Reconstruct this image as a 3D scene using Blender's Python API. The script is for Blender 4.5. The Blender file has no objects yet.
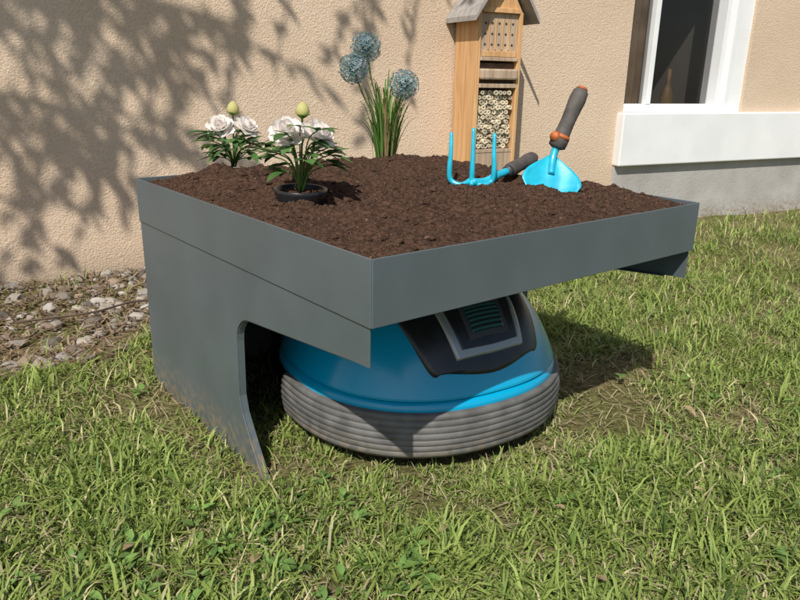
import bpy, bmesh, math, random
import numpy as np
from mathutils import Vector, Matrix, noise
random.seed(7); rng=np.random.default_rng(7)
scene=bpy.context.scene
H=0.50; W=0.839; D=0.922; T=0.101
# ---------------------------------------------------------------- helpers
def link(o,parent=None):
    scene.collection.objects.link(o)
    if parent: o.parent=parent
    return o
def empty(name,loc=(0,0,0)):
    o=bpy.data.objects.new(name,None); o.empty_display_size=.05; scene.collection.objects.link(o); return o
def mesh(name,v,f,mat,parent=None,smooth=False,cols=None):
    me=bpy.data.meshes.new(name); me.from_pydata([tuple(map(float,p)) for p in v],[],f); me.update()
    if smooth: me.polygons.foreach_set('use_smooth',[True]*len(me.polygons))
    if mat: me.materials.append(mat)
    if cols is not None:
        a=me.color_attributes.new('Col','FLOAT_COLOR','POINT')
        c=np.ones((len(v),4)); c[:,:3]=np.array(cols)[:,:3]; a.data.foreach_set('color',c.ravel())
    return link(bpy.data.objects.new(name,me),parent)
def npmesh(name,v,faces_idx,sizes,mat,parent=None,cols=None,smooth=False):
    me=bpy.data.meshes.new(name); nv=len(v)
    me.vertices.add(nv); me.vertices.foreach_set('co',np.asarray(v,dtype=np.float32).ravel())
    me.loops.add(len(faces_idx)); me.loops.foreach_set('vertex_index',np.asarray(faces_idx,dtype=np.int32))
    sizes=np.asarray(sizes,dtype=np.int32); st=np.concatenate([[0],np.cumsum(sizes)[:-1]]).astype(np.int32)
    me.polygons.add(len(sizes)); me.polygons.foreach_set('loop_start',st)
    try: me.polygons.foreach_set('loop_total',sizes)
    except Exception: pass
    me.update(calc_edges=True); me.validate()
    if smooth: me.polygons.foreach_set('use_smooth',np.ones(len(sizes),dtype=bool))
    if cols is not None:
        a=me.color_attributes.new('Col','FLOAT_COLOR','POINT'); c=np.ones((nv,4),dtype=np.float32); c[:,:3]=cols; a.data.foreach_set('color',c.ravel())
    me.materials.append(mat)
    return link(bpy.data.objects.new(name,me),parent)
def bevel(o,w=.003,s=2):
    m=o.modifiers.new('b','BEVEL'); m.width=w; m.segments=s; m.limit_method='ANGLE'; return o
def box(name,c,s,mat,parent=None,rot=None,bw=0.002):
    hx,hy,hz=s[0]/2,s[1]/2,s[2]/2
    v=[Vector((x,y,z)) for x in(-hx,hx) for y in(-hy,hy) for z in(-hz,hz)]
    M=rot if rot else Matrix.Identity(3)
    v=[M@p+Vector(c) for p in v]
    f=[(0,1,3,2),(4,6,7,5),(0,4,5,1),(2,3,7,6),(0,2,6,4),(1,5,7,3)]
    o=mesh(name,v,f,mat,parent)
    if bw: bevel(o,bw)
    return o
def tube_data(path,rad,n=8,cap=True,flat=None):
    path=[Vector(p) for p in path]; V=[];F=[]
    up=Vector((0,0,1))
    prev=None
    for i,p in enumerate(path):
        d=(path[min(i+1,len(path)-1)]-path[max(i-1,0)]).normalized()
        if prev is None:
            a=d.cross(up)
            if a.length<.1: a=d.cross(Vector((1,0,0)))
        else: a=prev-d*prev.dot(d)
        a.normalize(); prev=a; b=d.cross(a)
        r=rad[i] if hasattr(rad,'__len__') else rad
        for k in range(n):
            t=2*math.pi*k/n; V.append(p+a*math.cos(t)*r+b*math.sin(t)*r)
    for i in range(len(path)-1):
        for k in range(n):
            F.append((i*n+k,i*n+(k+1)%n,(i+1)*n+(k+1)%n,(i+1)*n+k))
    if cap: F.append(tuple(range(n))[::-1]); F.append(tuple((len(path)-1)*n+k for k in range(n)))
    return V,F
def tube(name,path,rad,mat,parent=None,n=10):
    V,F=tube_data(path,rad,n); return mesh(name,V,F,mat,parent,True)
def smoothpath(pts,k=5):
    P=[Vector(p) for p in pts]; out=[]
    for i in range(len(P)-1):
        p0=P[max(i-1,0)];p1=P[i];p2=P[i+1];p3=P[min(i+2,len(P)-1)]
        for j in range(k):
            t=j/k
            out.append(.5*((2*p1)+(p2-p0)*t+(2*p0-5*p1+4*p2-p3)*t*t+(3*p1-p0-3*p2+p3)*t**3))
    out.append(P[-1]); return out
class MB:
    def __init__(s): s.v=[];s.f=[];s.c=[]
    def add(s,V,F,c=(1,1,1)):
        o=len(s.v); s.v+=list(V); s.f+=[tuple(i+o for i in f) for f in F]; s.c+=[c]*len(V)
    def obj(s,name,mat,parent=None,smooth=True): return mesh(name,s.v,s.f,mat,parent,smooth,s.c)
# ---------------------------------------------------------------- materials
def newmat(name):
    m=bpy.data.materials.new(name); m.use_nodes=True; nt=m.node_tree; b=nt.nodes['Principled BSDF']; return m,nt,b
def mat(name,c1,c2=None,scale=20,rough=.6,metal=0,bump=0,bscale=100,bdist=.002,detail=4,spec=None,rvar=0,coat=0,splash=None):
    m,nt,b=newmat(name); N=nt.nodes; L=nt.links
    tc=N.new('ShaderNodeTexCoord')
    b.inputs['Roughness'].default_value=rough; b.inputs['Metallic'].default_value=metal
    if spec is not None: b.inputs['Specular IOR Level'].default_value=spec
    if coat: b.inputs['Coat Weight'].default_value=coat; b.inputs['Coat Roughness'].default_value=.15
    if c2 is None: c2=tuple(x*.8 for x in c1)
    no=N.new('ShaderNodeTexNoise'); no.inputs['Scale'].default_value=scale; no.inputs['Detail'].default_value=detail
    L.new(tc.outputs['Object'],no.inputs['Vector'])
    cr=N.new('ShaderNodeValToRGB'); cr.color_ramp.elements[0].position=.35; cr.color_ramp.elements[1].position=.65
    cr.color_ramp.elements[0].color=(*c2,1); cr.color_ramp.elements[1].color=(*c1,1)
    L.new(no.outputs['Fac'],cr.inputs['Fac'])
    out=cr.outputs['Color']
    if splash:
        n3=N.new('ShaderNodeTexNoise'); n3.inputs['Scale'].default_value=55; n3.inputs['Detail'].default_value=8; L.new(tc.outputs['Object'],n3.inputs['Vector'])
        sep=N.new('ShaderNodeSeparateXYZ'); L.new(tc.outputs['Object'],sep.inputs[0])
        mr=N.new('ShaderNodeMapRange'); mr.inputs['From Min'].default_value=splash; mr.inputs['From Max'].default_value=-.01; mr.inputs['To Max'].default_value=1
        L.new(sep.outputs['Z'],mr.inputs['Value'])
        mm=N.new('ShaderNodeMath'); mm.operation='MULTIPLY_ADD'; mm.inputs[2].default_value=-.42; mm.inputs[1].default_value=1; L.new(n3.outputs['Fac'],mm.inputs[0])
        m4=N.new('ShaderNodeMath'); m4.operation='MULTIPLY'; m4.inputs[1].default_value=5; m4.use_clamp=True; L.new(mm.outputs[0],m4.inputs[0])
        m5=N.new('ShaderNodeMath'); m5.operation='MULTIPLY'; L.new(m4.outputs[0],m5.inputs[0]); L.new(mr.outputs[0],m5.inputs[1])
        mx=N.new('ShaderNodeMixRGB'); mx.inputs[2].default_value=(.26,.20,.13,1); L.new(m5.outputs[0],mx.inputs[0]); L.new(out,mx.inputs[1]); out=mx.outputs[0]
    L.new(out,b.inputs['Base Color'])
    if rvar:
        mr=N.new('ShaderNodeMapRange'); mr.inputs['To Min'].default_value=rough-rvar; mr.inputs['To Max'].default_value=rough+rvar
        mr.inputs['From Min'].default_value=.3; mr.inputs['From Max'].default_value=.7
        L.new(no.outputs['Fac'],mr.inputs['Value']); L.new(mr.outputs['Result'],b.inputs['Roughness'])
    if bump:
        n2=N.new('ShaderNodeTexNoise'); n2.inputs['Scale'].default_value=bscale; n2.inputs['Detail'].default_value=5
        L.new(tc.outputs['Object'],n2.inputs['Vector'])
        bp=N.new('ShaderNodeBump'); bp.inputs['Strength'].default_value=bump; bp.inputs['Distance'].default_value=bdist
        L.new(n2.outputs['Fac'],bp.inputs['Height']); L.new(bp.outputs['Normal'],b.inputs['Normal'])
    return m
def colmat(name,rough=.6,trans=.0,bump=0,spec=.3):
    m,nt,b=newmat(name); N=nt.nodes;L=nt.links
    a=N.new('ShaderNodeAttribute'); a.attribute_name='Col'
    L.new(a.outputs['Color'],b.inputs['Base Color']); b.inputs['Roughness'].default_value=rough
    b.inputs['Specular IOR Level'].default_value=spec
    if bump:
        tc=N.new('ShaderNodeTexCoord'); n2=N.new('ShaderNodeTexNoise'); n2.inputs['Scale'].default_value=300
        L.new(tc.outputs['Object'],n2.inputs['Vector']); bp=N.new('ShaderNodeBump'); bp.inputs['Strength'].default_value=bump; bp.inputs['Distance'].default_value=.003
        L.new(n2.outputs['Fac'],bp.inputs['Height']); L.new(bp.outputs['Normal'],b.inputs['Normal'])
    if trans:
        t=N.new('ShaderNodeBsdfTranslucent'); L.new(a.outputs['Color'],t.inputs['Color'])
        mx=N.new('ShaderNodeMixShader'); mx.inputs[0].default_value=trans
        L.new(b.outputs[0],mx.inputs[1]); L.new(t.outputs[0],mx.inputs[2])
        L.new(mx.outputs[0],N['Material Output'].inputs['Surface'])
    return m
def stucco():
    m,nt,b=newmat('stucco'); N=nt.nodes;L=nt.links
    tc=N.new('ShaderNodeTexCoord')
    n1=N.new('ShaderNodeTexNoise'); n1.inputs['Scale'].default_value=1.6; n1.inputs['Detail'].default_value=6
    n2=N.new('ShaderNodeTexNoise'); n2.inputs['Scale'].default_value=120; n2.inputs['Detail'].default_value=6; n2.inputs['Roughness'].default_value=.65
    vo=N.new('ShaderNodeTexVoronoi'); vo.inputs['Scale'].default_value=150
    for n in(n1,n2,vo): L.new(tc.outputs['Object'],n.inputs['Vector'])
    cr=N.new('ShaderNodeValToRGB'); cr.color_ramp.elements[0].color=(.60,.455,.325,1); cr.color_ramp.elements[1].color=(.70,.55,.41,1)
    cr.color_ramp.elements[0].position=.3; cr.color_ramp.elements[1].position=.7
    L.new(n1.outputs['Fac'],cr.inputs['Fac'])
    mx=N.new('ShaderNodeMixRGB'); mx.blend_type='MULTIPLY'; mx.inputs[0].default_value=.4
    cr2=N.new('ShaderNodeValToRGB'); cr2.color_ramp.elements[0].position=.3; cr2.color_ramp.elements[1].position=.6; cr2.color_ramp.elements[0].color=(.6,.57,.53,1)
    L.new(n2.outputs['Fac'],cr2.inputs['Fac']); L.new(cr.outputs[0],mx.inputs[1]); L.new(cr2.outputs[0],mx.inputs[2])
    sep=N.new('ShaderNodeSeparateXYZ'); L.new(tc.outputs['Object'],sep.inputs[0])
    ad0=N.new('ShaderNodeMath'); ad0.operation='MULTIPLY_ADD'; ad0.inputs[1].default_value=.18; L.new(n1.outputs['Fac'],ad0.inputs[0])
    ng=N.new('ShaderNodeMath'); ng.operation='MULTIPLY'; ng.inputs[1].default_value=-1; L.new(sep.outputs['Z'],ng.inputs[0]); L.new(ng.outputs[0],ad0.inputs[2])
    mr=N.new('ShaderNodeMapRange'); mr.inputs['From Min'].default_value=-.02; mr.inputs['From Max'].default_value=.1; mr.inputs['To Max'].default_value=.55; L.new(ad0.outputs[0],mr.inputs['Value'])
    mx2=N.new('ShaderNodeMixRGB'); mx2.inputs[2].default_value=(.30,.235,.17,1); L.new(mr.outputs[0],mx2.inputs[0]); L.new(mx.outputs[0],mx2.inputs[1])
    L.new(mx2.outputs[0],b.inputs['Base Color']); b.inputs['Roughness'].default_value=.95; b.inputs['Specular IOR Level'].default_value=.1
    ad=N.new('ShaderNodeMath'); ad.operation='ADD'; L.new(n2.outputs['Fac'],ad.inputs[0])
    mu=N.new('ShaderNodeMath'); mu.operation='MULTIPLY'; mu.inputs[1].default_value=.5; L.new(vo.outputs['Distance'],mu.inputs[0]); L.new(mu.outputs[0],ad.inputs[1])
    bp=N.new('ShaderNodeBump'); bp.inputs['Strength'].default_value=.7; bp.inputs['Distance'].default_value=.005
    L.new(ad.outputs[0],bp.inputs['Height']); L.new(bp.outputs['Normal'],b.inputs['Normal'])
    return m
M_stucco=stucco()
M_plinth=mat('plinth_render',(.42,.40,.37),(.34,.32,.29),6,.95,bump=.6,bscale=90,bdist=.004,splash=.10)
M_white=mat('white_paint',(.80,.80,.79),(.74,.74,.73),5,.4,bump=.15,bscale=60)
M_metal=mat('powder_coated_steel',(.115,.141,.152),(.102,.126,.136),7,.40,metal=.2,bump=.12,bscale=420,bdist=.0008,rvar=.08,detail=8,splash=.09)
M_soil=mat('potting_soil',(.105,.058,.038),(.034,.019,.012),140,.95,bump=1,bscale=420,bdist=.0035,detail=8,spec=.1)
M_crumb=colmat('soil_crumbs',.95,bump=.6,spec=.1)
M_blue=mat('turquoise_plastic',(.0,.33,.56),(.0,.30,.52),4,.26,coat=.3)
M_tool=mat('turquoise_enamel',(.02,.46,.62),(.015,.36,.50),45,.34,coat=.2,bump=.1,bscale=60,detail=8)
M_black=mat('black_plastic',(.012,.012,.014),(.02,.02,.022),30,.3,bump=.1,bscale=300,bdist=.0006)
M_rubber=mat('grey_rubber',(.145,.140,.132),(.085,.082,.077),25,.7,bump=.3,bscale=200,bdist=.001,detail=8,splash=.07)
M_silver=mat('silver_plastic',(.36,.37,.38),(.32,.33,.34),10,.35,metal=.5)
M_dgrey=mat('dark_grey_plastic',(.045,.047,.05),(.035,.036,.04),20,.5,bump=.2,bscale=250,bdist=.001)
M_orange=mat('orange_plastic',(.50,.14,.035),(.36,.09,.02),40,.6)
M_handle=mat('grey_handle_rubber',(.10,.085,.075),(.055,.048,.042),40,.7,bump=.3,bscale=150)
def wood(name,c1,c2,ax=(40,40,3)):
    m,nt,b=newmat(name); N=nt.nodes;L=nt.links
    tc=N.new('ShaderNodeTexCoord'); mp=N.new('ShaderNodeMapping'); mp.inputs['Scale'].default_value=ax
    no=N.new('ShaderNodeTexNoise'); no.inputs['Scale'].default_value=1.5; no.inputs['Detail'].default_value=8; no.inputs['Distortion'].default_value=.6
    L.new(tc.outputs['Object'],mp.inputs[0]); L.new(mp.outputs[0],no.inputs['Vector'])
    cr=N.new('ShaderNodeValToRGB'); cr.color_ramp.elements[0].position=.35; cr.color_ramp.elements[1].position=.65
    cr.color_ramp.elements[0].color=(*c2,1); cr.color_ramp.elements[1].color=(*c1,1)
    L.new(no.outputs['Fac'],cr.inputs[0]); L.new(cr.outputs[0],b.inputs['Base Color']); b.inputs['Roughness'].default_value=.7
    bp=N.new('ShaderNodeBump'); bp.inputs['Strength'].default_value=.4; bp.inputs['Distance'].default_value=.002
    L.new(no.outputs['Fac'],bp.inputs['Height']); L.new(bp.outputs['Normal'],b.inputs['Normal'])
    return m
M_wood=wood('pine_wood',(.66,.40,.19),(.50,.27,.11))
M_wood2=wood('weathered_wood',(.50,.38,.27),(.33,.23,.15))
M_roof=mat('roof_felt',(.36,.33,.30),(.26,.24,.22),40,.9,bump=.4,bscale=200)
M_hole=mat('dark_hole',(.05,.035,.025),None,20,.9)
M_leaf=colmat('leaf',.45,.25)
M_grass=colmat('grass_blades',.55,.3,spec=.25)
M_petal=colmat('petals',.6,.4,spec=.2)
M_stone=colmat('stones',.85,bump=.5)
M_bark=mat('bark',(.12,.08,.05),(.06,.04,.03),20,.9,bump=.6,bscale=60,bdist=.005)
# ---------------------------------------------------------------- wall / house
K=-0.2134; Y0=2.0454
th=math.atan(K); ct,st=math.cos(th),math.sin(th)
def wp(x,out,z):
    return Vector((x,Y0+K*x,z))+Vector((st,-ct,0))*out
house=empty('stucco_house')
def wbox(name,x0,x1,o0,o1,z0,z1,m,bw=.002,parent=house):
    V=[];
    for x in(x0,x1):
        for o in(o0,o1):
            for z in(z0,z1): V.append(wp(x,o,z))
    f=[(0,1,3,2),(4,6,7,5),(0,4,5,1),(2,3,7,6),(0,2,6,4),(1,5,7,3)]
    o=mesh(name,V,f,m,parent)
    bm=bmesh.new(); bm.from_mesh(o.data); bmesh.ops.recalc_face_normals(bm,faces=bm.faces); bm.to_mesh(o.data); bm.free()
    if bw: bevel(o,bw)
    return o
WX0,WX1=2.68,3.42
wbox('wall_left',-6,WX0,-.3,0,-.2,3.2,M_stucco,0)
wbox('wall_right',WX1+.12,9,-.3,0,.3,3.2,M_stucco,0)
wbox('wall_above_window',WX0,WX1+.12,-.3,0,2.0,3.2,M_stucco,0)
wbox('wall_below_window',WX0,WX1+.12,-.3,-.01,-.2,.5,M_stucco,0)
wbox('plinth',WX0-.03,9,-.3,.012,-.2,.31,M_plinth,.003)
wbox('window_sill',WX0-.035,4.4,-.28,.05,.312,.578,M_white,.006)
M_brownframe=mat('brown_glaze',(.30,.19,.09),(.2,.12,.05),20,.5)
wbox('window_frame_left',WX0,WX0+.010,-.10,-.03,.579,2.0,M_white)
wbox('window_frame_right',WX1-.08,WX1+.12,-.12,-.015,.578,2.0,M_white)
wbox('window_frame_edge',WX1-.035,WX1-.005,-.0145,.006,.578,2.0,M_white)
wbox('window_mullion',2.872,2.902,-.10,-.045,.62,1.93,M_white)
wbox('window_frame_bottom',WX0+.010,WX1-.08,-.10,-.05,.579,.62,M_white)
wbox('window_frame_top',WX0+.010,WX1-.08,-.10,-.05,1.93,2.0,M_white)
m,nt,b=newmat('window_glass'); b.inputs['Base Color'].default_value=(.02,.02,.02,1); b.inputs['Roughness'].default_value=.03; b.inputs['Alpha'].default_value=.3
M_glass=m
wbox('window_glass',WX0+.008,WX1-.075,-.08,-.076,.61,1.95,M_glass,0)
M_curt=mat('curtain',(.34,.24,.15),(.20,.13,.075),9,.8)
M_dark=mat('interior_paint',(.20,.18,.16),None,3,.9)
V=[];F=[]
for i in range(46):
    x=WX0-.02+i*.0075; o=-.135+.014*math.sin(i*1.1)
    V+= [wp(x,o,.58),wp(x,o,2.0)]
    if i: F.append((2*i-2,2*i,2*i+1,2*i-1))
mesh('curtain',V,F,M_curt,house,True)
V_,F_=tube_data([wp(3.14,-.17,z) for z in(.58,.6,.66,.70,.73,.80)],[.03,.035,.035,.02,.012,.012],14); mesh('vase',V_,F_,M_brownframe,house,True)
wbox('inner_ledge',WX0-.25,WX1+.35,-.6,-.301,.5,.577,M_white,0)
wbox('room_back',WX0-.3,WX1+.4,-1.2,-1.15,.3,2.3,M_dark,0)
wbox('room_side_l',WX0-.3,WX0-.27,-1.15,-.31,.3,2.3,M_dark,0)
wbox('room_side_r',WX1+.37,WX1+.4,-1.15,-.31,.3,2.3,M_dark,0)
wbox('room_ceiling',WX0-.3,WX1+.4,-1.15,-.31,2.25,2.3,M_dark,0)
wbox('room_floor',WX0-.3,WX1+.4,-1.15,-.31,.25,.3,M_dark,0)
# ---------------------------------------------------------------- ground
def ground_mat():
    m,nt,b=newmat('lawn_soil'); N=nt.nodes;L=nt.links
    tc=N.new('ShaderNodeTexCoord')
    n1=N.new('ShaderNodeTexNoise'); n1.inputs['Scale'].default_value=3; n1.inputs['Detail'].default_value=8
    n2=N.new('ShaderNodeTexNoise'); n2.inputs['Scale'].default_value=70; n2.inputs['Detail'].default_value=8; n2.inputs['Roughness'].default_value=.7
    for n in(n1,n2): L.new(tc.outputs['Object'],n.inputs['Vector'])
    c1=N.new('ShaderNodeValToRGB'); c1.color_ramp.elements[0].color=(.16,.17,.06,1); c1.color_ramp.elements[1].color=(.25,.21,.11,1)
    c1.color_ramp.elements[0].position=.4; c1.color_ramp.elements[1].position=.6
    c2=N.new('ShaderNodeValToRGB'); c2.color_ramp.elements[0].color=(.35,.32,.3,1); c2.color_ramp.elements[1].color=(1.2,1.15,1.1,1)
    c2.color_ramp.elements[0].position=.35; c2.color_ramp.elements[1].position=.65
    mx=N.new('ShaderNodeMixRGB'); mx.blend_type='MULTIPLY'; mx.inputs[0].default_value=1
    L.new(n1.outputs[0],c1.inputs[0]); L.new(n2.outputs[0],c2.inputs[0]); L.new(c1.outputs[0],mx.inputs[1]); L.new(c2.outputs[0],mx.inputs[2])
    L.new(mx.outputs[0],b.inputs['Base Color']); b.inputs['Roughness'].default_value=1; b.inputs['Specular IOR Level'].default_value=.1
    bp=N.new('ShaderNodeBump'); bp.inputs['Strength'].default_value=1; bp.inputs['Distance'].default_value=.01
    L.new(n2.outputs[0],bp.inputs['Height']); L.new(bp.outputs[0],b.inputs['Normal'])
    return m
xs=np.concatenate([[-60,-20,-8,-4],np.linspace(-3,4.5,150),[6,9,20,60]]); ys=np.concatenate([[-60,-20,-8,-4],np.linspace(-2.5,2.6,110),[4,9,20,60]])
def gz(x,y):
    return .012*noise.noise(Vector((x*2.2,y*2.2,3)))+.005*noise.noise(Vector((x*9,y*9,1)))-.006*math.exp(-((x)**2+(y-.38)**2)/.02)
V=[(x,y,gz(x,y)-.014) for y in ys for x in xs]
nx=len(xs); F=[(j*nx+i,j*nx+i+1,(j+1)*nx+i+1,(j+1)*nx+i) for j in range(len(ys)-1) for i in range(nx-1)]
mesh('ground',V,F,ground_mat(),None,True)
# ---------------------------------------------------------------- grass
CAM=np.array([-0.5527,-0.75]); 
def gravel_mask(x,y):
    yw=Y0+K*x
    edge=np.where(x<.9,1.16+.05*np.sin(x*9)+.04*np.sin(x*23),0)
    narrow=yw-.10+.03*np.sin(x*11)
    e=np.where(x<.9,edge,np.minimum(narrow,1.2+(x-.9)*1.2))
    return y>e
def sample(n,x0,x1,y0,y1):
    return rng.uniform(x0,x1,n),rng.uniform(y0,y1,n)
X=[];Y=[]
def addregion(dens,x0,x1,y0,y1,rmin,rmax):
    n=int(dens*(x1-x0)*(y1-y0)); x,y=sample(n,x0,x1,y0,y1); r=np.hypot(x-CAM[0],y-CAM[1]); k=(r>=rmin)&(r<rmax); X.append(x[k]);Y.append(y[k])
addregion(46000,-.9,1.3,-.75,1.3,.45,1.5)
addregion(23000,-1.5,3.2,-1.2,2.0,1.5,3.0)
addregion(5500,-2.6,5.0,-2.0,2.2,3.0,5.0)
addregion(6000,-1.9,0,-1.6,.2,0,.9)
X=np.concatenate(X);Y=np.concatenate(Y)
yw=Y0+K*X
clump=np.array([noise.noise(Vector((x*6,y*6,0)))+.8*noise.noise(Vector((x*19,y*19,5))) for x,y in zip(X,Y)])
patch_=np.array([noise.noise(Vector((x*2.6,y*2.6,11))) for x,y in zip(X,Y)])
bare=np.exp(-(((X-.80)/.13)**2+((Y-.10)/.10)**2))+np.exp(-(((X+.05)/.05)**2+((Y-.72)/.22)**2))+.8*np.exp(-(((X-.95)/.16)**2+((Y-.25)/.10)**2))+.8*np.exp(-(((X+.03)/.06)**2+((Y-.36)/.07)**2))
keep=(Y<yw-.01)&(rng.random(len(X))<np.clip(.92+clump*1.0-bare*1.2-np.clip(patch_,0,1)*.35,.06,1))
gm=gravel_mask(X,Y); keep&=~(gm&(rng.random(len(X))>.03))
inmow=(((X-.445)/.28)**2+((Y-.43)/.30)**2)<1
inbox=(X>0)&(X<W)&(Y>0.02)&(Y<D)
keep&=~inmow&~(inbox&(rng.random(len(X))<.45)&(Y>.25))
panel=(np.abs(X)<.006)&(Y>.33)&(Y<D); keep&=~panel
X=X[keep];Y=Y[keep];clump=clump[keep];bare=bare[keep];patch_=patch_[keep]; n=len(X)
Z=np.array([gz(x,y) for x,y in zip(X,Y)])-.017
ln=rng.gamma(4,.0080,n)*(1+.6*clump)+.009; ln=np.clip(ln,.010,.09)*(1-.45*np.clip(bare,0,1))
inm=(X>0)&(X<W)&(Y>0.02)&(Y<D); ln[inm]*=.6
wd=rng.uniform(.0009,.0022,n)*(.7+ln*8)
az=rng.uniform(0,2*np.pi,n); az2=az+rng.normal(0,.6,n)
bend=rng.beta(2.2,1.3,n)*1.6
d=np.stack([np.cos(az),np.sin(az)],1); s_=np.stack([-np.sin(az),np.cos(az)],1)
d2=np.stack([np.cos(az2),np.sin(az2)],1)
a1=bend*.55; a2=bend*1.1; a3=np.minimum(bend*1.6,2.1)
def pt(prev,ang,dd,l):
    return prev+np.stack([dd[:,0]*np.sin(ang)*l,dd[:,1]*np.sin(ang)*l,np.cos(ang)*l],1)
P0=np.stack([X,Y,Z],1); P1=pt(P0,a1,d,ln*.36); P2=pt(P1,a2,(d+d2)/2,ln*.34); P3=pt(P2,a3,d2,ln*.3)
S=np.concatenate([s_,np.zeros((n,1))],1)*wd[:,None]
verts=np.stack([P0-S*.7,P0+S*.7,P1-S,P1+S,P2-S*.75,P2+S*.75,P3],1).reshape(-1,3)
base=(np.arange(n)*7)[:,None]
fi=np.concatenate([base+np.array([0,1,3,2]),base+np.array([2,3,5,4]),base+np.array([4,5,6])],1).ravel()
sz=np.tile([4,4,3],n)
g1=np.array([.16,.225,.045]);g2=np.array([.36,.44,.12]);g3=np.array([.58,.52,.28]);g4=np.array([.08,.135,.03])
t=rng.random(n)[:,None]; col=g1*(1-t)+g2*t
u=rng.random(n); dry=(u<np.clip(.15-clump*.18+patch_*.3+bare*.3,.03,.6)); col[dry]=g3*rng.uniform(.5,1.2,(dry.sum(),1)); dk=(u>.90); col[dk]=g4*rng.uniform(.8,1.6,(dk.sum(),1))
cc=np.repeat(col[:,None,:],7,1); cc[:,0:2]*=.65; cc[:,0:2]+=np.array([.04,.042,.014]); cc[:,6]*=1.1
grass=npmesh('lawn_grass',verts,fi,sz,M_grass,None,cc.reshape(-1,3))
def straw(n,x0,x1,y0,y1,zoff,lmin,lmax,w,colA,colB,name,matl,cond=None,zf=None,parent=None):
    x=rng.uniform(x0,x1,n); y=rng.uniform(y0,y1,n)
    if cond is not None: k=cond(x,y); x=x[k];y=y[k]
    n=len(x); z=np.array([(zf or gz)(a,b_) for a,b_ in zip(x,y)])+zoff+rng.uniform(0,.008,n)*(1 if zf is None else .15)
    a=rng.uniform(0,2*np.pi,n); l=rng.uniform(lmin,lmax,n); el=rng.normal(0,.25,n); bw=rng.uniform(.5,1.4,n)*w
    dd=np.stack([np.cos(a)*np.cos(el),np.sin(a)*np.cos(el),np.sin(el)],1)*l[:,None]; ss=np.stack([-np.sin(a),np.cos(a),np.zeros(n)],1)*bw[:,None]
    p=np.stack([x,y,z],1); m_=p+np.array([0,0,.25])*l[:,None]*rng.uniform(-.3,.5,(n,1))
    v=np.stack([p-dd/2-ss,p-dd/2+ss,m_-ss,m_+ss,p+dd/2-ss*.5,p+dd/2+ss*.5],1).reshape(-1,3)
    b0=(np.arange(n)*6)[:,None]; f=np.concatenate([b0+np.array([0,1,3,2]),b0+np.array([2,3,5,4])],1).ravel()
    t=rng.random((n,1)); c=np.array(colA)*(1-t)+np.array(colB)*t
    return npmesh(name,v,f,np.full(2*n,4),matl,parent,np.repeat(c,6,0))
nomow=lambda x,y:~((((x-.445)/.30)**2+((y-.43)/.31)**2)<1)
straw(20000,-1.3,2.2,-1.0,1.3,-.009,.015,.055,.0010,(.56,.48,.30),(.28,.22,.12),'dry_straw',M_grass,nomow)
def leafgeo(base,d,up,L,Wd,fold=.25,droop=.3,n=5,tipp=1.0):
    d=Vector(d).normalized(); up=Vector(up); s=d.cross(up).normalized(); u=s.cross(d).normalized()
    V=[];F=[]
    for i in range(n+1):
        t=i/n; w=Wd*math.sin(math.pi*min(1,t**.8*.97+.03))**.8*.5
        c=Vector(base)+d*L*t-u*droop*L*t*t
        V+= [c-s*w+u*fold*w,c,c+s*w+u*fold*w]
        if i:
            a=3*(i-1);b_=3*i; F+=[(a,a+1,b_+1,b_),(a+1,a+2,b_+2,b_+1)]
    return V,F
wm=MB()
for i in range(300):
    x=random.uniform(-1.0,1.8);y=random.uniform(-.8,1.1)
    if -.05<x<W+.03 and 0.0<y<D: continue
    if random.random()<.5: x=random.uniform(-.5,.1); y=random.uniform(-.3,.3)
    for k in range(random.randint(4,8)):
        a=random.uniform(0,6.28); e=random.uniform(.1,.7)
        L=random.uniform(.012,.028); g=random.uniform(.7,1.5)
        V_,F_=leafgeo((x+.004*math.cos(a),y+.004*math.sin(a),gz(x,y)+random.uniform(-.005,.014)),(math.cos(a),math.sin(a),e),(0,0,1),L,L*.5)
        wm.add(V_,F_,(.15*g,.25*g,.065*g))
wm.obj('lawn_weeds',M_leaf)
dm=MB()
for (x,y) in [(.13,-.02),(-.02,-.17),(.35,-.1),(-.3,.25),(.9,.0),(.02,1.05),(1.2,-.05),(-.15,.1),(.6,-.2),(1.5,.3),(.25,-.26)]:
    a=random.uniform(0,6.28); L=random.uniform(.02,.04); V_,F_=leafgeo((x,y,gz(x,y)+.02),(math.cos(a),math.sin(a),.1),(0,0,1),L,L*.45,.5,.4); g=random.uniform(.7,1.3)
    dm.add(V_,F_,(.42*g,.30*g,.18*g))
dm.obj('fallen_leaves',M_leaf)
def icos(): 
    bm=bmesh.new(); bmesh.ops.create_icosphere(bm,subdivisions=2,radius=1); v=np.array([p.co[:] for p in bm.verts]); f=[tuple(q.index for q in a.verts) for a in bm.faces]; bm.free(); return v,f
IV,IF=icos()
def rock(c,s,seed):
    o=Vector((seed*3.1,seed*1.7,seed)); a=random.uniform(0,6.28); R=Matrix.Rotation(a,3,'Z')@Matrix.Rotation(random.uniform(-.5,.5),3,'X')
    out=[]
    for p in IV:
        q=Vector(p); k=1+.45*noise.noise(q*1.1+o)+.12*noise.noise(q*3+o); q=Vector((q.x*s[0],q.y*s[1],q.z*s[2]))*k
        out.append(R@q+Vector(c))
    return out
sm=MB()
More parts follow.
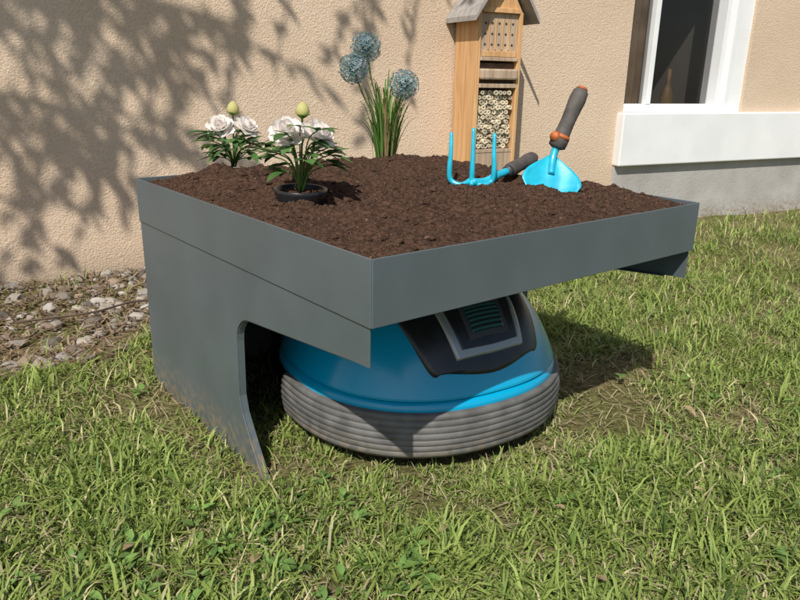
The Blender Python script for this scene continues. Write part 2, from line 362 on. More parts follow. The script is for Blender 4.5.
for i in range(2300):
    x=random.uniform(-1.3,2.6); yw_=Y0+K*x
    y=random.uniform(1.1,yw_)
    if not bool(gravel_mask(np.array([x]),np.array([y]))[0]): continue
    r=random.choice([.006,.008,.010,.012,.014,.018,.022,.030]) if x<1 else random.choice([.006,.01,.014])
    g=random.uniform(.5,1.25); c=random.choice([(.32,.28,.23),(.42,.38,.33),(.28,.24,.20),(.24,.18,.13),(.18,.15,.12)])
    sm.add(rock((x,y,gz(x,y)-.012+r*.25),(r,r*random.uniform(.6,1),r*random.uniform(.4,.7)),i),IF,tuple(q*g for q in c))
sm.obj('gravel_bed',M_stone,None,False)
straw(9000,-1.3,1.2,1.10,2.1,-.002,.01,.06,.0028,(.16,.095,.055),(.42,.33,.22),'wood_chips',M_grass,lambda x,y:gravel_mask(x,y)&(y<Y0+K*x-.02))
tube('fallen_twig',smoothpath([(-.2,1.5,.02),(.0,1.45,.025),(.14,1.47,.03),(.26,1.44,.02)]),[.004*(1-.03*k) for k in range(16)],M_bark)
# ---------------------------------------------------------------- planter / garage
pl=empty('planter_mower_shelter')
th_=.003
def sheet(name,poly,axis_x,mat_,parent):
    n=len(poly); V=[(axis_x,y,z) for y,z in poly]+[(axis_x+th_,y,z) for y,z in poly]
    F=[tuple(range(n)),tuple(range(2*n-1,n-1,-1))]+[(i,(i+1)%n,(i+1)%n+n,i+n)[::-1] for i in range(n)]
    o=mesh(name,V,F,mat_,parent)
    bm=bmesh.new(); bm.from_mesh(o.data); bmesh.ops.recalc_face_normals(bm,faces=bm.faces); bm.to_mesh(o.data); bm.free()
    bevel(o,.0008,2); return o
zt=H-T
arc=[(.0+.378+.058*math.sin(a),.302-.055+.055*math.cos(a)) for a in np.linspace(0,math.pi/2,7)]
poly=[(.006,zt),(.006,.337),(.05,.334)]+[(y,z) for y,z in arc]+[(.438,.13),(.428,.095),(.396,.045),(.345,-.03),(D,-.03),(D,zt)]
sheet('side_panel_left',poly,.002,M_metal,pl)
sheet('side_panel_right',poly,W-.005,M_metal,pl)
for nm,xx,sg in(('l',.005,1),('r',W-.005,-1)):
    V=[];F=[]
    pp=poly[2:-2]
    for i,(y,z) in enumerate(pp):
        V+=[(xx,y+.0005,z-.0003),(xx+sg*.012,y+.0005,z-.0003)]
        if i: F.append((2*i-2,2*i-1,2*i+1,2*i))
    o=mesh('panel_flange_'+nm,V,F,M_metal,pl); s=o.modifiers.new('s','SOLIDIFY'); s.thickness=.002
box('back_panel',(W/2,D-.0045,zt/2-.015),(W-.012,.003,zt+.03-.004),M_metal,pl)
box('tray_wall_left',(.0015-.001,D/2,H-T/2),(.003,D,T),M_metal,pl,bw=.0012)
box('tray_wall_right',(W-.0005,D/2,H-T/2),(.003,D,T),M_metal,pl,bw=.0012)
box('tray_wall_front',(W/2,-.0003,H-T/2),(W-.0022,.003,T),M_metal,pl,bw=.0012)
box('tray_wall_back',(W/2,D-.0015,H-T/2),(W-.005,.003,T),M_metal,pl,bw=.0012)
box('tray_floor',(W/2,D/2,zt+.002),(W-.006,D-.006,.003),M_metal,pl,bw=0)
# ---------------------------------------------------------------- soil
so=empty('soil_bed')
def sz_(x,y):
    u=min(x,W-x)/.14; v=min(y,D-y)/.14; e=max(0,min(1,u))*max(0,min(1,v)); e=e**.6
    z=H-.011+.032*e+.020*e*noise.noise(Vector((x*4,y*4,9)))+.010*math.exp(-(((x-.45)/.25)**2+((y-.62)/.22)**2))
    z+=(.019*noise.noise(Vector((x*13,y*13,2)))+.011*abs(noise.noise(Vector((x*28,y*28,7))))+.0045*noise.noise(Vector((x*70,y*70,4)))+.0014*noise.noise(Vector((x*240,y*240,4))))*(.25+.75*e)
    return z-.003*e
NX,NY=380,410
gx=np.linspace(.0035,W-.0035,NX); gy=np.linspace(.004,D-.005,NY)
V=[(x,y,sz_(x,y)) for y in gy for x in gx]
F=[(j*NX+i,j*NX+i+1,(j+1)*NX+i+1,(j+1)*NX+i) for j in range(NY-1) for i in range(NX-1)]
mesh('soil_surface',V,F,M_soil,so,True)
nC=56000
x=rng.uniform(.006,W-.006,nC); y=rng.uniform(.006,D-.008,nC)
# crumbs gather in clusters
cl=np.array([noise.noise(Vector((a*22,b_*22,31))) for a,b_ in zip(x,y)])
k=rng.random(nC)<np.clip(.6+cl*1.3,.15,1); x=x[k];y=y[k]; nC=len(x)
r=rng.gamma(1.5,.00040,nC)+.0004; big=rng.random(nC)<.02; r[big]*=2.6; r=np.minimum(r,.006)
z=np.array([sz_(a,b_) for a,b_ in zip(x,y)])+r*.3
O=np.array([[1,0,0],[-1,0,0],[0,1,0],[0,-1,0],[0,0,1],[0,0,-1]],float)
OF=np.array([[0,2,4],[2,1,4],[1,3,4],[3,0,4],[2,0,5],[1,2,5],[3,1,5],[0,3,5]])
R=rng.normal(0,1,(nC,3,3)); R,_=np.linalg.qr(R)
vv=O[None]*rng.uniform(.5,1.3,(nC,6,1))*r[:,None,None]*np.array([1.2,.8,.7]); vv=np.einsum('nij,nkj->nik',vv,R)+np.stack([x,y,z],1)[:,None]
fi=(OF[None]+(np.arange(nC)*6)[:,None,None]).ravel()
t=rng.random((nC,1))**1.6; c=np.array([.044,.025,.017])*(1-t)+np.array([.165,.098,.068])*t
npmesh('soil_crumbs',vv.reshape(-1,3),fi,np.full(nC*8,3),M_crumb,so,np.repeat(c,6,0))
straw(3500,.01,W-.01,.01,D-.01,.0,.004,.018,.0005,(.17,.10,.06),(.06,.034,.022),'soil_fibres',M_crumb,None,sz_,so)
# ---------------------------------------------------------------- mower
mo=empty('robot_lawn_mower')
CX,CY=.450,.435
def se(a,b,nn,t):
    c,s=math.cos(t),math.sin(t); return a*math.copysign(abs(c)**(2/nn),c),b*math.copysign(abs(s)**(2/nn),s)
def ring_loft(name,prof,nn,mat_,seg=128,t0=0,t1=2*math.pi,closed=True,capends=False):
    V=[];F=[];m_=len(prof); cnt=seg if closed else seg+1
    for i in range(cnt):
        t=t0+(t1-t0)*i/seg
        for (a,b_,z) in prof:
            x,y=se(a,b_,nn,t); V.append((CX+x,CY+y,z))
    for i in range(seg):
        j=(i+1)%cnt
        for k in range(m_-1): F.append((i*m_+k,j*m_+k,j*m_+k+1,i*m_+k+1))
    if not closed: F.append(tuple(range(m_))); F.append(tuple(seg*m_+k for k in range(m_))[::-1])
    return mesh(name,V,F,mat_,mo,True)
ring_loft('chassis',[(.0,.0,.05),(.22,.24,.05),(.262,.288,.06),(.272,.294,.118),(0.0,0.0,.118)],2.3,M_black)
EX=.016
prof=[(.270+EX,.287,.030),(.288+EX,.303,.024),(.299+EX,.316,.026)]
nr=7
for i in range(nr):
    z0=.030+i*.0127; off=.006*math.sin(math.pi*(i+.5)/nr)
    prof+=[(.2997+EX+off,.3167+off,z0),(.3013+EX+off,.3183+off,z0+.0014),(.3013+EX+off,.3183+off,z0+.0110),(.2997+EX+off,.3167+off,z0+.0123)]
prof+=[(.294+EX,.312,.1205),(.270+EX,.291,.1205)]
ring_loft('ribbed_bumper',prof,2.25,M_rubber,120,math.radians(174),math.radians(374),False)
ring_loft('shell_skirt',[(.265+EX,.287,.112),(.289+EX,.307,.114),(.292+EX,.310,.122),(.290+EX,.308,.131),(.282+EX,.300,.139),(.262+EX,.286,.1405),(.2,.2,.1405)],2.25,M_blue)
ring_loft('shell_groove',[(.278+EX,.2945,.138),(.2775+EX,.294,.145),(.25,.27,.145)],2.25,M_black)
DA,DB,DZ,DH=.283+EX,.303,.1425,.183
def dome(x,y):
    rho=(abs((x-CX)/DA)**2.35+abs((y-CY)/DB)**2.35)**(1/2.35)
    return DZ+DH*(max(0,1-rho**4.4))**1.02
V=[];F=[];R_=56;S_=144
for i in range(R_+1):
    rr=(1-(i/R_)**1.7) if i<R_ else .0001
    for k in range(S_):
        x_,y_=se(DA*rr,DB*rr,2.35,2*math.pi*k/S_); V.append((CX+x_,CY+y_,dome(CX+x_,CY+y_)+.004))
for i in range(R_):
    for k in range(S_): F.append((i*S_+k,i*S_+(k+1)%S_,(i+1)*S_+(k+1)%S_,(i+1)*S_+k))
b0=len(V)
for k in range(S_):
    x_,y_=se(DA,DB,2.35,2*math.pi*k/S_); V.append((CX+x_*1.0,CY+y_*1.0,DZ-.001))
for k in range(S_): F.append((b0+k,b0+(k+1)%S_,(k+1)%S_,k))
mesh('shell_dome',V,F,M_blue,mo,True)
def patch(name,fw,y0,y1,off,mat_,nu=32,nv=40,cx=CX-.004,skirt=.012,curve=0,crown=0):
    V=[];F=[]
    for j in range(nv+1):
        v=j/nv
        for i in range(nu+1):
            u=-1+2*i/nu; w=fw(v); y=y0+(y1-y0)*v**1.5+curve*u*u*(1-v); x=cx+u*w
            V.append((x,y-off*.5,dome(x,y)+.004+off+crown*(1-u**4)*(1-(2*v-1)**4)))
    n1=nu+1
    for j in range(nv):
        for i in range(nu): F.append((j*n1+i,j*n1+i+1,(j+1)*n1+i+1,(j+1)*n1+i))
    loop=[i for i in range(n1)]+[j*n1+nu for j in range(1,nv+1)]+[nv*n1+i for i in range(nu-1,-1,-1)]+[j*n1 for j in range(nv-1,0,-1)]
    b0=len(V)
    for q in loop: p=V[q]; V.append((p[0],p[1]+.006,p[2]-skirt))
    for q in range(len(loop)):
        q2=(q+1)%len(loop); F.append((loop[q],b0+q,b0+q2,loop[q2]))
    return mesh(name,V,F,mat_,mo,True)
FY=CY-DB
patch('black_hood',lambda v:.114+.072*v**.5,FY+.013,.52,.006,M_black,curve=.022,crown=.004)
patch('silver_frame',lambda v:.082+.024*v,FY+.027,.33,.0135,M_silver,curve=.006,skirt=.008,crown=.002)
patch('display_surround',lambda v:.069+.024*v,FY+.033,.325,.0160,M_black,curve=.005,skirt=.006)
patch('display_bezel',lambda v:.048+.004*v,FY+.042,FY+.120,.0185,M_dgrey,skirt=.006)
m,nt,b=newmat('display_panel'); N=nt.nodes;L=nt.links
tc=N.new('ShaderNodeTexCoord'); wv=N.new('ShaderNodeTexWave'); wv.bands_direction='Y'; wv.inputs['Scale'].default_value=52; wv.inputs['Distortion'].default_value=1.2; wv.inputs['Detail Scale'].default_value=30
L.new(tc.outputs['Object'],wv.inputs['Vector']); cr=N.new('ShaderNodeValToRGB'); cr.color_ramp.interpolation='CONSTANT'
cr.color_ramp.elements[0].color=(.012,.02,.02,1); cr.color_ramp.elements[1].color=(.03,.12,.11,1); cr.color_ramp.elements[1].position=.55
L.new(wv.outputs['Fac'],cr.inputs[0]); L.new(cr.outputs[0],b.inputs['Base Color']); b.inputs['Roughness'].default_value=.2
patch('display_panel',lambda v:.038+.003*v,FY+.047,FY+.082,.0200,m,skirt=.002)
patch('display_label',lambda v:.036,FY+.088,FY+.108,.0200,mat('label_print',(.42,.44,.44),(.03,.04,.04),240,.3),skirt=.002)
for sx in(-1,1):
    xw=CX+sx*.235
    V_,F_=tube_data([(xw-sx*.03,.62,.09),(xw+sx*.01,.62,.09)],.095,28); mesh('drive_wheel',V_,F_,M_black,mo,False)
    V_,F_=tube_data([(CX+sx*.10-.012,.23,.03),(CX+sx*.10+.012,.23,.03)],.035,20); mesh('castor_wheel',V_,F_,M_black,mo,False)
mo.matrix_world=Matrix.Translation((CX,CY,0))@Matrix.Rotation(math.radians(-6),4,'Z')@Matrix.Translation((-CX,-CY,0))
# ---------------------------------------------------------------- tools
r_=Vector((.779,-.627,0)); f_=Vector((.627,.779,0)); up=Vector((0,0,1))
ck=empty('hand_cultivator')
J=Vector((.527,.352,.527)); J.z=min(.535,max(.522,sz_(.527,.352)+.006))
for i,(o,hh) in enumerate([(-.047,.102),(0,.112),(.045,.102)]):
    top=J+r_*o*1.0+up*hh+f_*.012
    pth=smoothpath([J+f_*.01+up*.004,J+r_*o*.45-f_*.006-up*.006,J+r_*o*.95+up*.002,J+r_*o*1.04+up*.025,J+r_*o+up*.06+f_*.002,top],5)
    n_=len(pth); tube('tine_%d'%(i+1),pth,[.0058*(1 if k<n_*.6 else 1-.40*(k-n_*.6)/(n_*.4)) for k in range(n_)],M_tool,ck)
sh=smoothpath([J-f_*.004,J+r_*.03+f_*.01+up*.0,J+r_*.06+f_*.03+up*.012,J+r_*.085+f_*.055+up*.018],5)
tube('shank',sh,[.0085]*len(sh),M_tool,ck)
h0=sh[-1]; hd=(r_*.62+f_*.7+up*.2).normalized()
pr=[(0,.010),(.006,.0155),(.02,.016),(.05,.0145),(.08,.0165),(.10,.0155),(.112,.009),(.114,.003)]
tube('handle',[h0+hd*a for a,_ in pr],[b_ for _,b_ in pr],M_handle,ck,16)
tube('handle_collar',[h0-hd*.006,h0+hd*.004],[.0125,.0135],M_dgrey,ck,16)
tw=empty('hand_trowel')
T0=Vector((.668,.262,.580))+r_*.008
bd=(r_*-.10-f_*.42-up*.62).normalized(); bs=(r_*.97+f_*.1+up*.05).normalized(); bs=(bs-bd*bs.dot(bd)).normalized(); bn=bs.cross(bd).normalized()
if bn.dot(up)<0: bn=-bn
V=[];F=[];n_=22;m_=16
for i in range(n_+1):
    t_=i/n_
    w=.010+.054*math.sin(min(1,t_/.50)*math.pi/2)**1.1 if t_<.50 else .064*max(0,1-((t_-.50)/.50))**.65
    for k in range(m_+1):
        u=-1+2*k/m_; V.append(T0+bd*(.155*t_-.006*(u*u)*min(1,t_*3))+bs*w*u+bn*(.020*u*u*min(1,t_*2.2)-.006+.004*math.exp(-(u*5)**2)*(1-t_)))
for i in range(n_):
    for k in range(m_): F.append((i*(m_+1)+k,i*(m_+1)+k+1,(i+1)*(m_+1)+k+1,(i+1)*(m_+1)+k))
o=mesh('blade',V,F,M_tool,tw,True); s=o.modifiers.new('s','SOLIDIFY'); s.thickness=.002
hd=(r_*.36+up*.90+f_*.15).normalized()
neck=smoothpath([T0+bd*.045+bn*.001,T0+bd*.015,T0+hd*.010,T0+hd*.030],5)
tube('neck',neck,[.007+.0025*k/len(neck) for k in range(len(neck))],M_tool,tw)
h0=T0+hd*.016
pr=[(0,.011),(.004,.0185),(.018,.0195),(.035,.0165),(.06,.0155),(.085,.0165),(.11,.0185),(.128,.0165),(.136,.010),(.138,.004)]
tube('handle',[h0+hd*a for a,_ in pr],[b_ for _,b_ in pr],M_handle,tw,18)
tube('handle_collar',[h0+hd*.022,h0+hd*.030],[.0200,.0183],M_orange,tw,18)
tube('handle_button',[h0+hd*.028-f_*.008-r_*.013,h0+hd*.028-f_*.016-r_*.021],[.012,.009],M_orange,tw,14)
tube('handle_end_cap',[h0+hd*.1335,h0+hd*.1385,h0+hd*.140],[.0130,.0095,.003],M_orange,tw,14)
hp_=MB()
for q in range(420):
    a=random.gauss(0,.045); b_=random.gauss(0,.012); p=Vector((.668,.262,0))+r_*(a+.004)+f_*(b_-.045)
    if not(0.01<p.x<W-.01 and .01<p.y<D-.01): continue
    s=random.uniform(.0012,.0040); g=random.uniform(.6,1.6); hp_.add(rock((p.x,p.y,sz_(p.x,p.y)+random.uniform(-.001,.004)*math.exp(-(b_/.012)**2)),(s,s,s*.8),q),IF,(.075*g,.042*g,.028*g))
for q in range(260):
    x_=random.uniform(.02,W-.02); y_=random.uniform(.02,D-.02); s=random.uniform(.003,.008); g=random.uniform(.6,1.3)
    hp_.add(rock((x_,y_,sz_(x_,y_)+s*.2),(s,s*.9,s*.6),q+500),IF,(.07*g,.040*g,.027*g))
hp_.obj('loose_clods',M_crumb,so,False)
# ---------------------------------------------------------------- plants
def petal(c,rad_az,elev,L,Wd,cup):
    V=[];F=[];n=5;m_=4
    dirh=Vector((math.cos(rad_az),math.sin(rad_az),0)); s=Vector((-dirh.y,dirh.x,0))
    p=Vector(c); e=elev
    for i in range(n+1):
        t=i/n; w=Wd*.5*(math.sin(math.pi*(.12+.80*t))**.7)
        e_=elev+cup*t
        if i: p=p+(dirh*math.cos(e_)+up*math.sin(e_))*L/n
        nrm=-dirh*math.sin(e_)+up*math.cos(e_)
        for k in range(m_+1):
            u=-1+2*k/m_; V.append(p+s*w*u+nrm*(.35*w*u*u)+nrm*random.uniform(-1,1)*.0012+ (dirh*.002*math.sin(u*7) if i==n else Vector()))
    for i in range(n):
        for k in range(m_): F.append((i*(m_+1)+k,i*(m_+1)+k+1,(i+1)*(m_+1)+k+1,(i+1)*(m_+1)+k))
    return V,F
def peony_flower(mb,c,R,tilt):
    loc=MB()
    for (n,e,L,w,cup) in [(7,-.15,1.0,.75,.5),(7,.25,.95,.7,.7),(6,.65,.85,.62,.8),(6,.95,.72,.5,.9),(5,1.2,.6,.42,1.0),(4,1.4,.5,.35,.9)]:
        o=random.random()*6
        for k in range(n):
            V_,F_=petal((0,0,0),o+k*2*math.pi/n+random.uniform(-.2,.2),e+random.uniform(-.12,.12),R*L,R*w*1.25,cup)
            g=random.uniform(.95,1.0); pk=.07*(1 if L<.75 else .3)
            loc.add(V_,F_,(.97*g,(.94-pk)*g,(.90-pk)*g))
    M_=Matrix.Rotation(tilt[0],3,'X')@Matrix.Rotation(tilt[1],3,'Y')
    mb.add([M_@v+Vector(c) for v in loc.v],loc.f); mb.c[-len(loc.v):]=loc.c
def bud(mb,c,R,d,col):
    n=10;pr=[(0,.25),(.15,.75),(.4,1),(.7,.8),(.9,.4),(1,.05)]
    d=Vector(d).normalized()
    V_,F_=tube_data([Vector(c)+d*R*2.3*a for a,_ in pr],[R*b_ for _,b_ in pr],n); mb.add(V_,F_,col)
def peony(base,flowers,buds,span,pot,nl=26,zb=0):
    e=empty('peony_plant'); B=Vector(base); lm=MB(); fm=MB()
    for off,hh,R,tl in flowers:
        tp=B+off+up*hh; pth=smoothpath([B+off*.12,B+off*.5+up*hh*.5+r_*.004,tp],5); V_,F_=tube_data(pth,.0022,6); lm.add(V_,F_,(.10,.2,.04)); peony_flower(fm,tp-up*.004,R,tl)
        for k in range(5):
            a=random.random()*6.28; V_,F_=leafgeo(tp-up*.008,(math.cos(a),math.sin(a),.1),(0,0,1),R*.7,R*.3); lm.add(V_,F_,(.10,.22,.05))
    for off,hh,R in buds:
        tp=B+off+up*hh; pth=smoothpath([B+off*.12,B+off*.6+up*hh*.5,tp],5); V_,F_=tube_data(pth,.0019,6); lm.add(V_,F_,(.10,.2,.04)); bud(fm,tp-up*.004,R,off+up*.1,(.66,.62,.26))
        for k in range(4):
            a=random.random()*6.28; V_,F_=leafgeo(tp-up*.006,(math.cos(a),math.sin(a),.9),(0,0,1),R*1.6,R*.9); lm.add(V_,F_,(.16,.30,.06))
    for k in range(nl):
        a=k*2.4+random.uniform(-.4,.4); hh=random.uniform(.02,.085)+zb; rr=span*random.uniform(.2,.65)
        tow=-(math.cos(a)*f_.x+math.sin(a)*f_.y)
        if pot and tow>.2: hh+=.02; rr*=.8
        q=B+Vector((math.cos(a)*rr,math.sin(a)*rr,hh)); pth=smoothpath([B+up*.005,B+Vector((math.cos(a)*rr*.45,math.sin(a)*rr*.45,hh*.8)),q],4)
        V_,F_=tube_data(pth,.0013,5); lm.add(V_,F_,(.12,.2,.05))
        for da in(-.75,0,.75):
            L=random.uniform(.034,.054)*(1.15 if da==0 else .9)*(.85 if pot and tow>.2 else 1); g=random.uniform(.6,1.6)
            V_,F_=leafgeo(q,(math.cos(a+da),math.sin(a+da),random.uniform(-.15,.5)),(0,0,1),L,L*.5,.25,random.uniform(.1,.4)); lm.add(V_,F_,(.07*g,.15*g,.04*g))
    lm.obj('foliage',M_leaf,e); fm.obj('flowers',M_petal,e)
    if pot:
        V=[];F=[];S2=32; pf=[(.036,-.05),(.047,-.006),(.0485,-.002),(.0505,.005),(.049,.0058),(.045,.005),(.044,-.006),(.0,-.006)]
        for k in range(S2):
            a=2*math.pi*k/S2
            for (q,z) in pf: V.append(B+Vector((q*math.cos(a),q*math.sin(a),z+.002*math.sin(a))))
        P=len(pf)
        for k in range(S2):
            for q in range(P-1): F.append((k*P+q,((k+1)%S2)*P+q,((k+1)%S2)*P+q+1,k*P+q+1))
        mesh('nursery_pot',V,F,M_black,e,True)
        pm=MB()
        for q in range(110):
            a=random.random()*6.28; rr=random.random()**.5*.041; s=random.uniform(.002,.006); pm.add(rock(B+Vector((rr*math.cos(a),rr*math.sin(a),-.003)),(s,s,s*.7),q),IF,(.06,.032,.02))
        for q in range(120):
            a=random.random()*6.28; rr=random.uniform(.050,.062); s=random.uniform(.002,.006); xx=B.x+rr*math.cos(a); yy=B.y+rr*math.sin(a); pm.add(rock(Vector((xx,yy,sz_(xx,yy)+random.uniform(0,.003))),(s,s,s*.7),q),IF,(.07,.04,.027))
        pm.obj('pot_soil',M_crumb,e,False)
    return e
b1=(.125,.392,sz_(.125,.392)+.008)
peony(b1,[(-r_*.020-f_*.01,.106,.036,(.6,-.35)),(r_*.030,.102,.037,(.65,.25))],[(r_*.002+f_*.03,.134,.0135)],.11,True,24,.014)
b2=(.205,.835,sz_(.2,.83)+.002)
peony(b2,[(-r_*.026,.092,.036,(.6,-.35)),(r_*.032,.093,.033,(.6,.3))],[(-r_*.0+f_*.02,.122,.015)],.14,False,30)
al=empty('allium_plant'); B=Vector((.675,.855,.512)); lm=MB(); hm=MB()
def head(c,R):
    c=Vector(c); V_=[c+Vector(p)*R*.35 for p in IV]; hm.add(V_,IF,(.10,.14,.12))
    n=150
    for i in range(n):
        z=1-2*(i+.5)/n; a=i*2.39996; q=Vector((math.sqrt(1-z*z)*math.cos(a),math.sqrt(1-z*z)*math.sin(a),z))
        rr=R*random.uniform(.80,1.05); t1=q.cross(Vector((.3,.2,.9))).normalized(); t2=q.cross(t1)
        cc=c+q*rr; g=random.uniform(.6,1.3); col=random.choice([(.20,.32,.38),(.30,.44,.50),(.12,.22,.26),(.42,.52,.54),(.16,.30,.28)])
        hm.add([c+q*R*.3-t1*.0005,c+q*R*.3+t1*.0005,cc+t1*.0005,cc-t1*.0005],[(0,1,2,3)],(.2,.28,.22))
        for k in range(5):
            b_=2*math.pi*k/5+i; dd=t1*math.cos(b_)+t2*math.sin(b_); s=q.cross(dd)
            L=R*.19
            hm.add([cc-q*.001,cc+dd*L*.55+s*L*.24+q*L*.45,cc+dd*L+q*L*.4,cc+dd*L*.55-s*L*.24+q*L*.45],[(0,1,2,3)],tuple(x_*g for x_ in col))
for (ro,fo,hh,R) in [(-.054,.0,.296,.038),(-.086,-.02,.240,.038),(.050,-.01,.202,.038)]:
    tp=B+r_*ro+f_*fo+up*hh; pth=smoothpath([B+r_*ro*.15,B+r_*ro*.3+up*hh*.4,B+r_*ro*.75+up*hh*.75,tp],6)
    V_,F_=tube_data(pth,.0025,6); lm.add(V_,F_,(.12,.17,.05)); head(tp,R)
for i in range(120):
    a=random.random()*6.28; hh=random.uniform(.11,.235); lean=random.uniform(.01,.085)
    o_=Vector((math.cos(a),math.sin(a),0)); p0=B+o_*random.uniform(0,.034); g=random.uniform(.6,1.5)
    tpt=smoothpath([p0,p0+o_*lean*.25+up*hh*.5,p0+o_*lean*.7+up*hh*.9,p0+o_*lean*(1.3)+up*hh*random.uniform(.8,1.05)],3)
    s=o_.cross(up)*.0026; V_=[];F_=[]; n_=len(tpt)
    for k,p in enumerate(tpt):
        w=1-.9*(k/(n_-1))**2; V_+=[p-s*w,p+s*w]
        if k: F_.append((2*k-2,2*k-1,2*k+1,2*k))
    lm.add(V_,F_,(.10*g,.22*g,.04*g) if random.random()>.15 else (.28*g,.2*g,.1*g))
lm.obj('foliage',M_leaf,al); hm.obj('flower_heads',M_petal,al,False)
# ---------------------------------------------------------------- insect hotel (stands against wall)
ih=empty('insect_hotel')
tv=Vector((ct,st,0)); nv=Vector((st,-ct,0))
O0=Vector((1.685,Y0+K*1.685,0))
LZ=.045
def hp(a,o,z): return O0+tv*a+nv*o+up*(z+(LZ if z>0 else 0))
def hbox(name,a0,a1,o0,o1,z0,z1,m_,bw=.002):
    V=[hp(a,o,z) for a in(a0,a1) for o in(o0,o1) for z in(z0,z1)]
    f=[(0,1,3,2),(4,6,7,5),(0,4,5,1),(2,3,7,6),(0,2,6,4),(1,5,7,3)]
    ob=mesh(name,V,f,m_,ih); bm=bmesh.new(); bm.from_mesh(ob.data); bmesh.ops.recalc_face_normals(bm,faces=bm.faces); bm.to_mesh(ob.data); bm.free()
    bevel(ob,bw); return ob
HW,HD=.225,.19
hbox('side_left',0,.018,.01,HD,.28,.955,M_wood)
hbox('side_right',HW-.018,HW,.01,HD,.28,.955,M_wood)
hbox('back',.0185,HW-.0185,.01,.022,.28,.99,M_wood2)
hbox('bottom',-.01,HW+.01,.008,HD+.012,.255,.279,M_wood)
hbox('post',.08,.14,.05,.11,-.1,.254,M_wood)
hbox('lower_board',.0185,HW-.0185,HD-.02,HD-.006,.28,.375,M_wood2)
hbox('shelf_lower',.0185,HW-.0185,.023,HD-.004,.376,.392,M_wood2)
hbox('shelf_mid',.0185,HW-.0185,.023,HD+.004,.650,.668,M_wood2)
hbox('shelf_upper',.0185,HW-.0185,.023,HD+.004,.76,.775,M_wood2)
hbox('bark_layer',.022,HW-.022,.03,HD-.02,.670,.752,mat('dark_bark',(.13,.07,.045),(.06,.035,.02),40,.9,bump=.8,bscale=60,bdist=.006))
hbox('log_slab',.019,HW-.019,.03,HD+.018,.684,.728,M_wood2,.008)
hbox('front_panel',.0185,HW-.0185,HD-.03,HD-.012,.776,.95,M_wood2)
hbox('slot_trim',.03,HW-.03,HD-.0115,HD+.002,.776,.80,M_wood)
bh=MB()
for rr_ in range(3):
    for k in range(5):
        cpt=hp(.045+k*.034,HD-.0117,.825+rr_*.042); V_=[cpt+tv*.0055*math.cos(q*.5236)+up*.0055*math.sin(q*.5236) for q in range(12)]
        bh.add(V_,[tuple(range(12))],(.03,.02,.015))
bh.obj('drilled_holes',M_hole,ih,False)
for k in range(4):
    a=.0575+k*.034; hbox('slat_%d'%k,a,a+.006,HD-.0115,HD-.007,.805,.925,M_wood,.001)
hbox('top_beam',.0185,HW-.0185,HD-.03,HD+.004,.9505,.97,M_wood)
AP=1.150
for nm,o1 in(('gable_front',HD-.008),('gable_back',.024)):
    V=[hp(0,o1,.956),hp(HW,o1,.956),hp(HW/2,o1,AP-.016),hp(0,o1-.014,.956),hp(HW,o1-.014,.956),hp(HW/2,o1-.014,AP-.016)]
    mesh(nm,V,[(0,1,2),(5,4,3),(0,3,4,1),(1,4,5,2),(2,5,3,0)],M_wood,ih)
for sgn,nm in((-1,'roof_left'),(1,'roof_right')):
    a0=HW/2; a1=HW/2+sgn*(HW/2+.046); zt0,zt1=AP,.912
    V=[]
    for o_ in(-0.0+.003,HD+.055):
        V+=[hp(a0,o_,zt0),hp(a1,o_,zt1),hp(a1,o_,zt1+.02),hp(a0,o_,zt0+.024)]
    ob=mesh(nm,V,[(0,1,2,3),(7,6,5,4),(0,4,5,1),(1,5,6,2),(2,6,7,3),(3,7,4,0)],M_roof,ih)
    bm=bmesh.new(); bm.from_mesh(ob.data); bmesh.ops.recalc_face_normals(bm,faces=bm.faces); bm.to_mesh(ob.data); bm.free()
bb=MB()
zz=.405;row=0
while zz<.64:
    a=.032+(row%2)*.011
    while a<HW-.028:
        rr=random.uniform(.0085,.0115); oo=HD-.012+random.uniform(-.012,.012); g=random.uniform(.7,1.35)
        n_=12; V_=[];F_=[]
        for (q,ro) in((0,rr),(oo,rr),(oo,rr*.45),(oo-.03,rr*.40)):
            base_=hp(a+random.uniform(-.001,.001),max(q,.03),zz)
            for k in range(n_): t_=6.283*k/n_; V_.append(base_+tv*ro*math.cos(t_)+up*ro*math.sin(t_))
        for q in range(3):
            for k in range(n_): F_.append((q*n_+k,q*n_+(k+1)%n_,(q+1)*n_+(k+1)%n_,(q+1)*n_+k))
        F_.append(tuple(3*n_+k for k in range(n_)))
        bb.add(V_,F_,(.58*g,.50*g,.36*g)); a+=.0225
    zz+=.0205; row+=1
bb.obj('bamboo_tubes',M_stone,ih,False)
# ---------------------------------------------------------------- tree (out of frame; shades the wall)
SD=Vector((-.8,-.6,1.07))
tr=empty('garden_tree'); tm=MB(); lf=MB()
def T2(x,z,s): return Vector((x,Y0+K*x,z))+SD*s
limbs=[[(-1.0,.9,1.9),(-.5,1.3,2.0),(.2,1.55,2.1),(.9,1.45,2.0),(1.7,1.15,1.9)],
       [(-1.0,.9,1.9),(-.4,.85,2.1),(.2,1.0,2.3),(.8,.9,2.2)],
       [(-1.0,.9,1.9),(-.6,.5,1.9),(-.1,.65,2.0),(.4,.5,2.1)],
       [(-.5,1.3,2.0),(.3,1.9,2.2),(1.1,1.75,2.1),(1.9,1.5,1.9)]]
hub=T2(-1.0,.9,1.9)
trunkp=smoothpath([(-3.1,.7,-.1),(-3.05,.72,.8),(-2.9,.7,1.7),hub],6); n_=len(trunkp)
V_,F_=tube_data(trunkp,[.09-.045*k/n_ for k in range(n_)],12); tm.add(V_,F_)
random.seed(21)
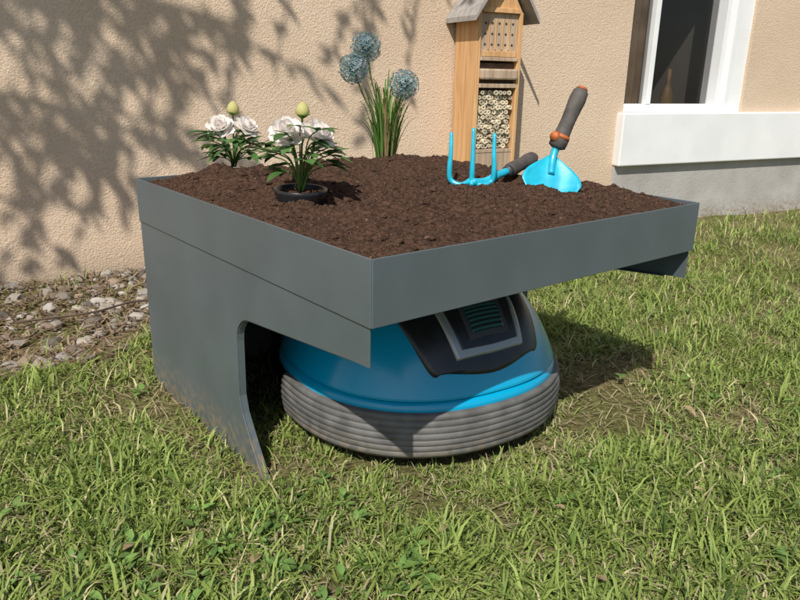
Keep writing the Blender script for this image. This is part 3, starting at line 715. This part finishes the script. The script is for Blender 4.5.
for li,lb in enumerate(limbs):
    pth=smoothpath([T2(*p) for p in lb],8); n_=len(pth)
    V_,F_=tube_data(pth,[.026-.02*k/n_ for k in range(n_)],7); tm.add(V_,F_)
    nb=[40,34,24,24][li]
    for b_ in range(nb):
        k=int(random.uniform(.1,1)*(n_-1)); p0=pth[k]
        L=random.uniform(.3,.75)*(1.15 if li<3 else .9); ang=random.uniform(-2.5,-1.6) if random.random()<.8 else random.uniform(-1.3,-.2)
        dx,dz=math.cos(ang)*L,math.sin(ang)*L
        e_=p0+Vector((dx,K*dx,dz))+SD*random.uniform(-.15,.15)
        mid=(p0+e_)/2+Vector((random.uniform(-.06,.06),0,.08*L))
        tp=smoothpath([p0,mid,e_],6); V_,F_=tube_data(tp,[.007-.0045*q/len(tp) for q in range(len(tp))],5); tm.add(V_,F_)
        for q in range(int(L*46)):
            t_=random.random()**.8; w=tp[min(len(tp)-1,int(t_*len(tp)))]
            dd=(e_-p0).normalized()*.9+Vector((random.gauss(0,.6),random.gauss(0,.5),random.gauss(-.2,.5)))
            V_,F_=leafgeo(w,dd,(random.gauss(0,.5)-.5,random.gauss(0,.5)-.4,.9),random.uniform(.05,.09),random.uniform(.018,.032),.2,.3,3); g=random.uniform(.7,1.3); lf.add(V_,F_,(.07*g,.13*g,.03*g))
tm.obj('branches',M_bark,tr); lf.obj('leaves',M_leaf,tr)
# ---------------------------------------------------------------- light, world, camera
w=bpy.data.worlds.new('World'); scene.world=w; w.use_nodes=True; nt=w.node_tree
sky=nt.nodes.new('ShaderNodeTexSky'); sky.sky_type='NISHITA'; sky.sun_disc=False
el=math.atan2(1.07,1.0); sky.sun_elevation=el; sky.sun_rotation=math.atan2(-.8,-.6)
bg=nt.nodes['Background']; nt.links.new(sky.outputs[0],bg.inputs[0]); bg.inputs[1].default_value=.105
sl=bpy.data.lights.new('sun','SUN'); sl.energy=5.0; sl.angle=math.radians(.53); sl.color=(1,.96,.89)
so_=bpy.data.objects.new('sun',sl); scene.collection.objects.link(so_)
so_.rotation_euler=(-SD).to_track_quat('-Z','Y').to_euler(); so_.location=(-4,-3,6)
cam=bpy.data.cameras.new('camera'); co=bpy.data.objects.new('camera',cam); scene.collection.objects.link(co)
cam.sensor_width=36; cam.lens=708.6/800*36; cam.clip_start=.02; cam.clip_end=500
yaw,pit,rol=.6781,.3064,.0198
fw=Vector((math.sin(yaw)*math.cos(pit),math.cos(yaw)*math.cos(pit),-math.sin(pit))); r0=Vector((math.cos(yaw),-math.sin(yaw),0)); u0=r0.cross(fw)
r2=r0*math.cos(rol)+u0*math.sin(rol); u2=-r0*math.sin(rol)+u0*math.cos(rol)
R3=Matrix((r2,u2,-fw)).transposed(); co.matrix_world=Matrix.Translation((-.5527,-.75,.7373))@R3.to_4x4()
scene.camera=co
scene.view_settings.view_transform='Standard'; scene.view_settings.look='None'; scene.view_settings.exposure=0
